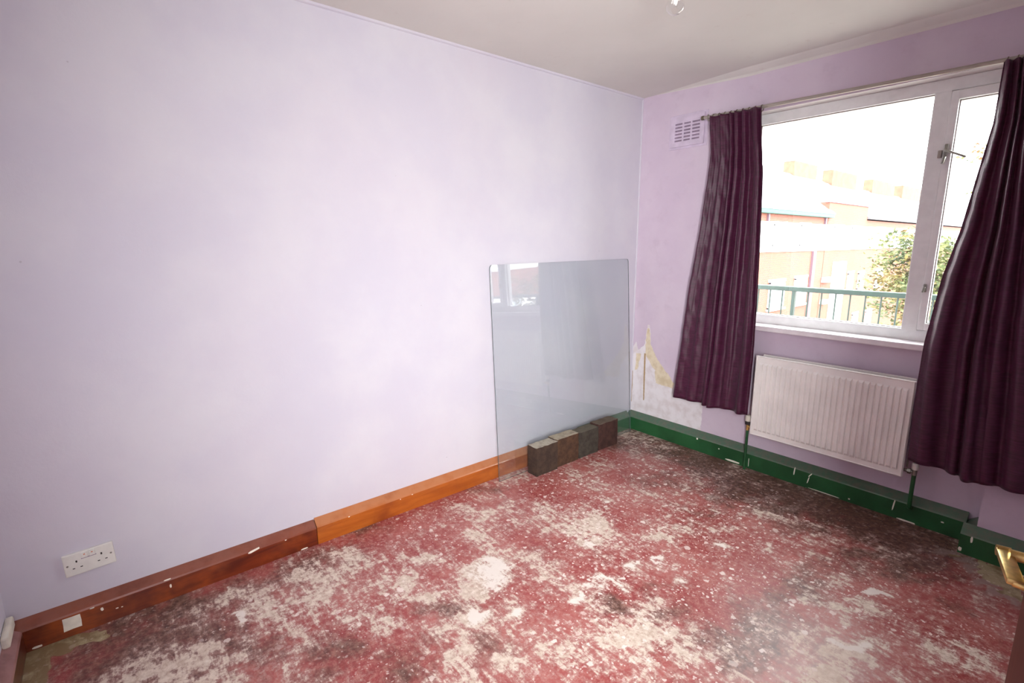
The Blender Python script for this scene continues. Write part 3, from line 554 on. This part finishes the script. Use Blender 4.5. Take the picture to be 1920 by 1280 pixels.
# ------------------------------------------------------------------ wall vent
v = empty('wall_vent', (.367, 0, 2.13)); tag(v, 'square lilac-painted ventilation grille high on the window wall', 'vent')
k = MB(); k.box((.232, -.004, 2.022), (.505, 0, 2.236), .002); child_w(k.build('back_plate', M['grille']), v)
vx0, vx1, vz0, vz1 = .247, .488, 2.036, 2.222
k = MB(); cols = 3; rows = 6; ax0, ax1, az0, az1 = vx0+.032, vx1-.030, vz0+.032, vz1-.030
xs = [vx0]; zs_ = [vz0]
cw = (ax1-ax0)/cols; rh = (az1-az0)/rows
k.box((vx0, -.014, vz0), (vx1, -.004, az0)); k.box((vx0, -.014, az1), (vx1, -.004, vz1)); k.box((vx0, -.014, az0), (ax0, -.004, az1)); k.box((ax1, -.014, az0), (vx1, -.004, az1))
for c_ in range(1, cols): k.box((ax0+cw*c_-.006, -.014, az0), (ax0+cw*c_+.006, -.004, az1))
child_w(k.build('frame', M['grille']), v)
k = MB(); k.box((ax0, -.0055, az0), (ax1, -.0045, az1)); child_w(k.build('dark_gap', M['slot']), v)
lv = None
for c_ in range(cols):
    for r_ in range(rows):
        x0 = ax0+cw*c_+(.006 if c_ else 0); x1 = ax0+cw*(c_+1)-(.006 if c_ < cols-1 else 0); z0 = az0+rh*r_
        k = MB(); k.prism([(x0, -.0138, z0+rh*.50), (x0, -.0138, z0+rh*.98), (x0, -.005, z0+rh*1.0), (x0, -.005, z0+rh*.55)], (x1-x0, 0, 0)); child_w(k.build('louvre', M['grille']), v)

# ------------------------------------------------------------------ radiator
rd = empty('radiator', (1.37, -.10, .26)); tag(rd, 'white double-panel radiator with fluted front under the window', 'radiator')
X0, X1, Z0, Z1, YF = .985, 1.752, .258, .750, -.120
k = MB(); k.box((X0, YF+.002, Z0), (X1, YF+.014, Z1), .004)
n = 27; fx0, fx1 = X0+.022, X1-.022; fz0, fz1 = Z0+.030, Z1-.040; w = (fx1-fx0)/n
for i in range(n):
    a = fx0+w*i+w*.08; b = a+w*.84; y0 = YF+.002; y1 = YF-.006; i_ = w*.16
    lo = [(a, y0, fz0), (b, y0, fz0), (b, y0, fz1), (a, y0, fz1)]; hi = [(a+i_, y1, fz0+.012), (b-i_, y1, fz0+.012), (b-i_, y1, fz1-.012), (a+i_, y1, fz1-.012)]
    L_ = [k.bm.verts.new(q) for q in lo]; H_ = [k.bm.verts.new(q) for q in hi]; k.bm.faces.new(H_)
    for j in range(4): k.bm.faces.new((L_[j], L_[(j+1) % 4], H_[(j+1) % 4], H_[j]))
child_w(k.build('front_panel', M['rad']), rd)
k = MB(); k.tube([(X0+.006, YF+.002, Z0+.002), (X0+.006, YF+.002, Z1-.002)], .004, 6); k.tube([(X1-.006, YF+.002, Z0+.002), (X1-.006, YF+.002, Z1-.002)], .004, 6); k.tube([(X0+.006, YF+.003, Z1-.003), (X1-.006, YF+.003, Z1-.003)], .004, 6); k.tube([(X0+.006, YF+.003, Z0+.003), (X1-.006, YF+.003, Z0+.003)], .004, 6)
child_w(k.build('rolled_rim', M['rad'], None, 60), rd)
k = MB(); k.box((X0+.012, -.052, Z0+.004), (X1-.012, -.040, Z1), .004); child_w(k.build('back_panel', M['rad']), rd)
k = MB()
for i in range(30):
    a = X0+.03+i*(X1-X0-.06)/30; k.box((a, -.104, Z0+.03), (a+.003, -.054, Z1-.03))
cf = child_w(k.build('convector_fins', M['rad']), rd); cf['kind'] = 'stuff'
for x in (X0+.014, X1-.034):
    for z in (Z0+.012, Z1-.045): k = MB(); k.box((x, -.108, z), (x+.02, -.046, z+.03), .004); child_w(k.build('header_block', M['rad']), rd)
for x in (X0+.12, X1-.12):
    k = MB(); k.box((x-.015, -.040, Z0+.02), (x+.015, -.0005, Z1-.06), .002); child_w(k.build('bracket', M['rad']), rd)
vx = .955
k = MB(); k.tube([(vx, -.078, .262), (vx, -.078, .300)], .010, 12); k.tube([(vx-.002, -.078, .285), (X0+.02, -.078, .285)], .009, 12); child_w(k.build('valve_body', M['brass'], None, 40), rd)
k = MB(); k.lathe([(0, .300), (.017, .300), (.018, .312), (.016, .322), (0, .322)], (vx, -.078, 0), 'Z', 20); child_w(k.build('valve_collar', M['dark'], None, 40), rd)
k = MB(); k.lathe([(0, .322), (.018, .322), (.0185, .345), (.015, .358), (.008, .362), (0, .362)], (vx, -.078, 0), 'Z', 20); tag(child_w(k.build('valve_head', M['cream'], None, 40), rd), 'cream thermostatic valve head')
k = MB(); k.tube([(vx, -.078, 0.001), (vx, -.078, .262)], .0085, 12); tag(child_w(k.build('pipe', M['green'], None, 40), rd), 'green painted pipe')
vx = 1.790
k = MB(); k.tube([(vx, -.078, .270), (vx, -.078, .300)], .011, 12); k.tube([(X1-.02, -.078, .285), (vx, -.078, .285)], .008, 12); k.lathe([(.006, 0), (.014, 0), (.014, .014), (.006, .014)], (1.762, -.078, .285), 'X', 6); child_w(k.build('valve_body', M['steel'], None, 40), rd)
k = MB(); k.lathe([(0, .300), (.014, .300), (.0145, .325), (.011, .333), (0, .334)], (vx, -.078, 0), 'Z', 20); tag(child_w(k.build('valve_cap', M['white_plastic'], None, 40), rd), 'white lockshield cap')
k = MB(); k.tube([(vx, -.078, .270), (vx, -.078, .12), (vx, -.076, .100), (vx, -.066, .088), (vx, -.044, .084)], .0095, 12); tag(child_w(k.build('pipe', M['green'], None, 40), rd), 'green painted pipe entering the skirting')
k = MB(); k.tube([(1.756, -.07, .30), (1.756, -.07, .40)], .004, 8); child_w(k.build('bleed_stem', M['steel']), rd)

# ------------------------------------------------------------------ double socket, slightly tilted, on the left wall
so = empty('power_socket', (0, -3.249, .262)); tag(so, 'white double power socket low on the left wall', 'socket')
SM = Matrix.Translation((0, -3.249, .262)) @ Matrix.Rotation(math.radians(2.2), 4, 'X')
def sbox(name, a, b, mat, bev=0, label=None):
    k = MB(); k.box(a, b, bev, SM); o = child_w(k.build(name, mat), so)
    if label: tag(o, label)
    return o
sbox('face_plate', (.0, -.0735, -.043), (.011, .0735, .043), M['white_plastic'], .003)
sbox('switch', (.0105, -.020, .017), (.016, -.002, .036), M['white_plastic'], .002); sbox('switch', (.0105, .002, .017), (.016, .020, .036), M['white_plastic'], .002)
sbox('switch_mark', (.0158, -.013, .029), (.0165, -.008, .033), M['red'], 0, 'small red switch mark'); sbox('switch_mark', (.0158, .009, .029), (.0165, .014, .033), M['red'], 0, 'small red switch mark')
sbox('switch_surround', (.0108, -.022, .0135), (.0118, .022, .0165), M['slot'])
for yc_ in (-.036, .036):
    sbox('pin_slot', (.0106, yc_-.0025, .006), (.0114, yc_+.0025, .014), M['dark']); 
    for dy in (-.011, .011): sbox('pin_slot', (.0106, yc_+dy-.0035, -.017), (.0114, yc_+dy+.0035, -.0135), M['dark'])
for yc_ in (-.063, .063):
    k = MB(); k.lathe([(0, .0125), (.003, .0125), (.0035, .0108), (0, .0108)], (0, yc_, 0), 'X', 12)
    for v_ in k.bm.verts: v_.co = SM @ v_.co
    child_w(k.build('screw', M['steel']), so)

# ------------------------------------------------------------------ clay blocks on the floor against the leaning glass
def block(y0, y1, xf, h, mat, label, seed, dep=.084):
    r = random.Random(seed); bm = bmesh.new(); nx, ny, nz = 5, 9, 8
    bmesh.ops.create_cube(bm, size=1); bmesh.ops.subdivide_edges(bm, edges=bm.edges[:], cuts=7, use_grid_fill=True)
    for v_ in bm.verts:
        c = v_.co; e = sum(1 for q in c if abs(abs(q)-.5) < 1e-4)
        j = .0011 if e == 1 else .0016
        sh = 1.0 if e < 2 else .985
        top = c.z > .49
        v_.co = Vector(((c.x*sh+.5)*dep + xf-dep, (c.y*(sh if e >= 2 else 1)+.5)*(y1-y0)+y0, max(0, (c.z+.5)*h)))
        if c.z > -.49: v_.co += Vector([(r.random()-.5)*2*j for _ in range(3)]) + (Vector((0, 0, (r.random()-.5)*.004)) if top and e == 1 else Vector())
    me = bpy.data.meshes.new('clay_block'); bm.to_mesh(me); bm.free(); o = link('clay_block', me, mat); o.data.set_sharp_from_angle(angle=math.radians(30))
    tag(o, label, 'block', 'dark blocks in a row on the floor'); return o
block(-1.160, -.978, .190, .184, M['block1'], 'dark block at the near left end of the row, pale mortar on top', 1)
block(-.974, -.772, .177, .186, M['block2'], 'brown block second from the left in the row, pale mortar on top', 2)
block(-.764, -.572, .174, .178, M['block3'], 'grey-brown block second from the right in the row, plain top', 3)
block(-.562, -.362, .170, .186, M['block4'], 'reddish-brown block at the far right end, nearest the room corner', 4)

# ------------------------------------------------------------------ sheet of glass leaning on the left wall
def sheet_pt(y, z):
    return Vector((.0935 - .016*(y+1.369)/1.284 - (.0715)*z/1.293, y, z))
bm = bmesh.new(); y0, y1, zt = -1.374, -.098, 1.300; rr = .022; out = [(y0, .0005), (y1+.012, .0005)]
for i in range(7): a = math.pi/2*i/6; out.append((y1-rr+rr*math.cos(a), zt-rr+rr*math.sin(a)))
for i in range(7): a = math.pi/2+math.pi/2*i/6; out.append((y0+rr+rr*math.cos(a), zt-.006-rr+rr*math.sin(a)))
A = [bm.verts.new(sheet_pt(*q)) for q in out]; B = [bm.verts.new(sheet_pt(*q)-Vector((.006, 0, 0))) for q in out]
f1 = bm.faces.new(A); f2 = bm.faces.new(B[::-1]); n = len(A)
for i in range(n): f = bm.faces.new((A[i], B[i], B[(i+1) % n], A[(i+1) % n])); f.material_index = 1
bmesh.ops.recalc_face_normals(bm, faces=bm.faces)
me = bpy.data.meshes.new('glass_sheet'); bm.to_mesh(me); bm.free(); me.materials.append(M['sheet']); me.materials.append(M['sheet_edge'])
gs = link('glass_sheet', me); tag(gs, 'large clear glass sheet with rounded corners leaning on the left wall behind the blocks', 'glass sheet')

# ------------------------------------------------------------------ ceiling pendant with a clear bulb
bx, by = 1.316, -1.620
pd = empty('pendant_light', (bx, by, RH)); tag(pd, 'bare clear light bulb hanging from the ceiling, cut by the top edge', 'light')
k = MB(); k.lathe([(0, RH), (.045, RH), (.043, RH-.016), (.02, RH-.028), (0, RH-.028)], (bx, by, 0), 'Z', 24); child_w(k.build('ceiling_rose', M['bulbwhite'], None, 40), pd)
k = MB(); k.tube([(bx, by, RH-.02), (bx, by, 2.255)], .0035, 8); child_w(k.build('flex', M['bulbwhite']), pd)
k = MB(); k.lathe([(0, 2.262), (.008, 2.262), (.017, 2.245), (.019, 2.205), (.016, 2.200), (0, 2.200)], (bx, by, 0), 'Z', 20); child_w(k.build('lamp_holder', M['bulbwhite'], None, 40), pd)
prof = [(.012, 2.202), (.0135, 2.19)] + [(.029*math.sin(a), 2.128 - .029*math.cos(a)) for a in [math.radians(d) for d in (150, 135, 120, 105, 90, 75, 60, 45, 30, 15)]] + [(0, 2.099)]
k = MB(); k.lathe(prof, (bx, by, 0), 'Z', 28); M['bulb'] = m_glass('bulb_glass', (.98, .98, .98, 1), 1.8); tag(child_w(k.build('bulb', M['bulb'], None, 60), pd), 'clear glass bulb')
k = MB(); k.tube([(bx, by, 2.20), (bx, by, 2.165), (bx, by, 2.128)], .005, 12, rs=[.010, .010, .006]); k.tube([(bx-.014, by, 2.135), (bx, by, 2.140), (bx+.014, by, 2.135)], .001, 6); k.tube([(bx-.003, by, 2.165), (bx-.014, by, 2.135)], .0008, 6); k.tube([(bx+.003, by, 2.165), (bx+.014, by, 2.135)], .0008, 6); child_w(k.build('filament_stem', M['bulbwhite'], None, 50), pd)

# ------------------------------------------------------------------ outside: access balcony, railing, courtyard, flats, trees
k = MB(); k.box((-6, .25, -.25), (8, 1.45, -.06)); slab = k.build('balcony', M['ground']); tag(slab, kind='structure')
ra = empty('balcony_railing', (.9, 1.37, -.06)); tag(ra, 'green metal balcony railing with thin balusters outside the window', 'railing')
k = MB(); k.box((-4, 1.345, 1.012), (6, 1.395, 1.050), .006); child_w(k.build('handrail', M['rail']), ra)
k = MB(); k.box((-4, 1.360, .06), (6, 1.380, .09)); child_w(k.build('bottom_rail', M['rail']), ra)
k = MB(); k.tube([(0, 1.37, .09), (0, 1.37, 1.015)], .006, 8); b0 = k.build('baluster', M['rail']); first = True
for i in range(-9, 26):
    if i == 6: continue
    o = b0 if first else b0.copy()
    if not first: C.objects.link(o)
    first = False; o.location.x = .1*i - .006; child_w(o, ra)
for x in (-1.4, .586, 2.55):
    k = MB(); k.box((x-.013, 1.352, -.06), (x+.013, 1.388, 1.015), .002); child_w(k.build('post', M['rail']), ra)
g_ = simple('ground', (-90, 1.6, -7.6), (90, 120, -7.3), M['ground']); tag(g_, kind='structure')

FX = -11.2
bd = empty('apartment_building', (FX, 40, -7.3)); tag(bd, 'long red brick apartment block with white band, green gutter and chimneys seen through the window', 'building')
def bpart(name, a, b, mat, bev=0, label=None, parent=None):
    k = MB(); k.box(a, b, bev); o = k.build(name, mat); child_w(o, bd) 
    if label: tag(o, label)
    return o
bpart('wall', (FX-7.5, 12, -7.3), (FX, 36.2, 3.1), M['brick']); bpart('wall', (FX-7.5, 36.2, -7.3), (FX+.02, 44.3, 4.12), M['brick']); bpart('wall', (FX-7.5, 44.3, -7.3), (FX, 84, 3.1), M['brick'])
bpart('rendered_band', (FX-.02, 12, .87), (FX+.07, 84, 2.62), M['render'])
bpart('coping', (FX-.2, 36.1, 4.12), (FX+.10, 44.4, 4.2), M['slot'])
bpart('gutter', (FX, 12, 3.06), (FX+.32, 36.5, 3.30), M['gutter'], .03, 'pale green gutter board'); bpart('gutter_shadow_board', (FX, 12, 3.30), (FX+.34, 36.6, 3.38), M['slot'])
k = MB(); k.prism([(FX+.34, 12, 3.36), (FX-3.8, 12, 6.75), (FX-7.9, 12, 3.36)], (0, 24.6, 0)); roof = k.build('roof', M['slate']); child_w(roof, bd)
k = MB(); k.prism([(FX-.2, 36.6, 4.12), (FX-3.8, 36.6, 6.6), (FX-7.9, 36.6, 4.0)], (0, 7.7, 0)); child_w(k.build('roof', M['slate']), bd)
k = MB(); k.prism([(FX+.3, 44.3, 3.2), (FX-3.8, 44.3, 6.4), (FX-7.9, 44.3, 3.2)], (0, 40, 0)); child_w(k.build('roof', M['slate']), bd)
for (ya, yb, zt_) in ((38.6, 43.0, 7.5), (46.4, 52.4, 7.5), (57, 64.3, 7.5), (67.3, 76, 7.6)):
    ch = bpart('chimney', (-15.5, ya, 5.2), (-14.7, yb, zt_), M['chim'], .02)
def bwin(ya, yb, za, zb, mull=1):
    k = MB(); f = .09; x0, x1 = FX-.02, FX+.10
    for a, b in (((x0, ya, za), (x1, yb, za+f)), ((x0, ya, zb-f), (x1, yb, zb)), ((x0, ya, za), (x1, ya+f, zb)), ((x0, yb-f, za), (x1, yb, zb))): k.box(a, b)
    for i in range(1, mull+1): y = ya+(yb-ya)*i/(mull+1); k.box((x0, y-.04, za), (x1, y+.04, zb))
    k.box((x0, ya-.1, za-.12), (x1+.1, yb+.1, za)); k.box((x0, ya-.1, zb), (x1-.02, yb+.1, zb+.16))
    w_ = k.build('window', M['farwin']); child_w(w_, bd)
    k = MB(); k.box((FX-.02, ya+f, za+f), (FX+.075, yb-f, zb-f)); p_ = k.build('window_pane', M['farglass']); child_w(p_, bd)
for ya, yb, za, zb in ((24.0, 26.0, 1.2, 2.48), (27.85, 29.65, 1.2, 2.48), (31.7, 33.2, 1.2, 2.5), (37.4, 39.2, 1.2, 2.5), (41.0, 42.8, 1.2, 2.5), (47, 49, 1.2, 2.5), (24.2, 26.2, -2.57, -.95), (28.05, 30.15, -2.57, -.95), (31.7, 33.6, -2.57, -.87),
        (41.4, 42.6, -2.25, -.92), (43.75, 45.1, -2.3, -1.0), (48.2, 50.0, -2.3, -1.0), (28.05, 30.1, -6.1, -4.5), (31.7, 33.6, -6.1, -4.5), (35.2, 36.4, -6.1, -4.1), (43.5, 44.8, -6.0, -4.3), (46.8, 48.3, -6.0, -4.35)):
    bwin(ya, yb, za, zb)
bpart('stair_panel', (FX, 38.05, -7.3), (FX+.12, 40.6, .02), M['render'], 0, 'tall white stairwell panel')
bpart('canopy', (FX, 36.2, -1.35), (FX+.35, 37.5, -1.0), M['render']); bpart('canopy', (FX, 36.3, -2.9), (FX+.3, 37.3, -2.6), M['render'])
bpart('downpipe', (FX, 34.05, -7.3), (FX+.14, 34.5, .87), M['downpipe']); bpart('downpipe', (FX, 27.0, 2.62), (FX+.12, 27.15, 3.06), M['downpipe']); bpart('downpipe', (FX, 35.6, 2.62), (FX+.12, 35.8, 3.06), M['downpipe'])

b2 = empty('apartment_building', (30, 24, -7.3)); tag(b2, 'second brick block across the courtyard, seen only reflected in the leaning glass', 'building')
def b2part(name, a, b, mat):
    k = MB(); k.box(a, b); o = k.build(name, mat); child_w(o, b2)
b2part('wall', (14, 24, -7.3), (70, 32, 5.2), M['brick']); b2part('rendered_band', (14, 23.92, 2.6), (70, 24.1, 5.0), M['render']); b2part('rendered_band', (14, 23.9, -1.2), (70, 24.1, .4), M['render'])
k = MB(); k.prism([(14, 23.6, 5.2), (14, 28, 8.2), (14, 32.4, 5.2)], (56, 0, 0)); child_w(k.build('roof', M['slate']), b2)
for i in range(9):
    for z in (3.1, -.9):
        x = 17+i*5.6; k = MB(); k.box((x, 23.85, z), (x+1.6, 24.0, z+1.3 if z > 0 else z+1.1)); child_w(k.build('window', M['farglass']), b2)

def tree(label, cx_, cy_, base, blobs, nleaf, seed, limbs, tr=.13):
    r = random.Random(seed); rn = np.random.RandomState(seed)
    root = empty('tree', (cx_, cy_, base)); tag(root, label, 'tree')
    top = limbs[0][0]
    k = MB(); k.tube([(cx_, cy_, base), (cx_+.05, cy_-.03, (base+top[2])/2), tuple(top)], tr, 10, rs=[tr*1.3, tr, tr*.6]); child_w(k.build('trunk', M['bark'], None, 60), root)
    for a, b in limbs:
        a = Vector(a); b = Vector(b); mid = (a+b)/2 + Vector(((r.random()-.5)*.3, (r.random()-.5)*.3, .12))
        k = MB(); k.tube([a, mid, b], .03, 7, rs=[.05, .03, .012]); child_w(k.build('branch', M['bark'], None, 60), root)
    V = []; tot = sum(q[-1] for q in blobs)
    for (c, rad, wt) in blobs:
        m_ = int(nleaf*wt/tot); cl_n = max(6, m_//30); cc = rn.normal(size=(cl_n, 3)); cc = cc/np.linalg.norm(cc, axis=1)[:, None]*(rn.rand(cl_n, 1)**.45); cc = cc*np.array(rad)+np.array(c)
        ids = rn.randint(0, cl_n, m_); V.append(cc[ids] + rn.normal(size=(m_, 3))*np.array([.20, .20, .09]))
    P_ = np.concatenate(V); m_ = len(P_)
    a = rn.normal(size=(m_, 3)); a[:, 2] *= .5; a /= np.linalg.norm(a, axis=1)[:, None]; b = np.cross(a, rn.normal(size=(m_, 3))); b /= np.linalg.norm(b, axis=1)[:, None]
    nrm = np.cross(a, b); sz = (.045+.04*rn.rand(m_))[:, None]
    co = np.stack([P_-a*sz, P_+b*sz*.5-nrm*sz*.15, P_+a*sz, P_-b*sz*.5-nrm*sz*.15], 1).reshape(-1, 3)
    me = bpy.data.meshes.new('foliage'); me.from_pydata(co.tolist(), [], [[4*i, 4*i+1, 4*i+2, 4*i+3] for i in range(m_)])
    o = link('foliage', me, M['leaf']); o['kind'] = 'stuff'; child_w(o, root)
tree('leafy green and orange tree in the courtyard beyond the railing', -.3, 14.2, -7.3,
     [((-.95, 13.6, .2), (1.2, 1.2, .95), 6), ((-.1, 14.2, -.6), (1.6, 1.3, 1.4), 6), ((-1.3, 13.4, 1.1), (.9, .6, .7), 2.4), ((.2, 14.2, 1.0), (1.0, 1, .8), 2.2), ((-1.1, 13.0, .35), (.9, .7, .25), 1.2), ((.2, 14.6, 3.6), (.9, .8, .7), .35), ((.0, 14.6, 2.6), (.6, .6, .25), .25), ((-.5, 13.4, -2.0), (1.2, 1.1, .9), 2.4)],
     12000, 5, [((-.2, 14.1, .1), (-1.4, 13.4, .9)), ((-.2, 14.1, .0), (.3, 14.5, 3.7)), ((-.2, 14.1, -.3), (-1.5, 13.1, .4)), ((-.2, 14.1, -.6), (.9, 14.0, .6)), ((.1, 14.3, 1.8), (-.35, 14.5, 2.9)), ((-.2, 14.1, -1.4), (-1.2, 13.3, -1.7))])
tree('round green tree to the right of the window, seen only in the leaning glass', 14.0, 12.5, -7.3, [((14.0, 12.5, .6), (2.0, 1.6, 1.5), 1)], 3500, 9, [((14.0, 12.5, .2), (13.2, 12.2, 1.4)), ((14, 12.5, .2), (14.9, 12.7, 1.2))])
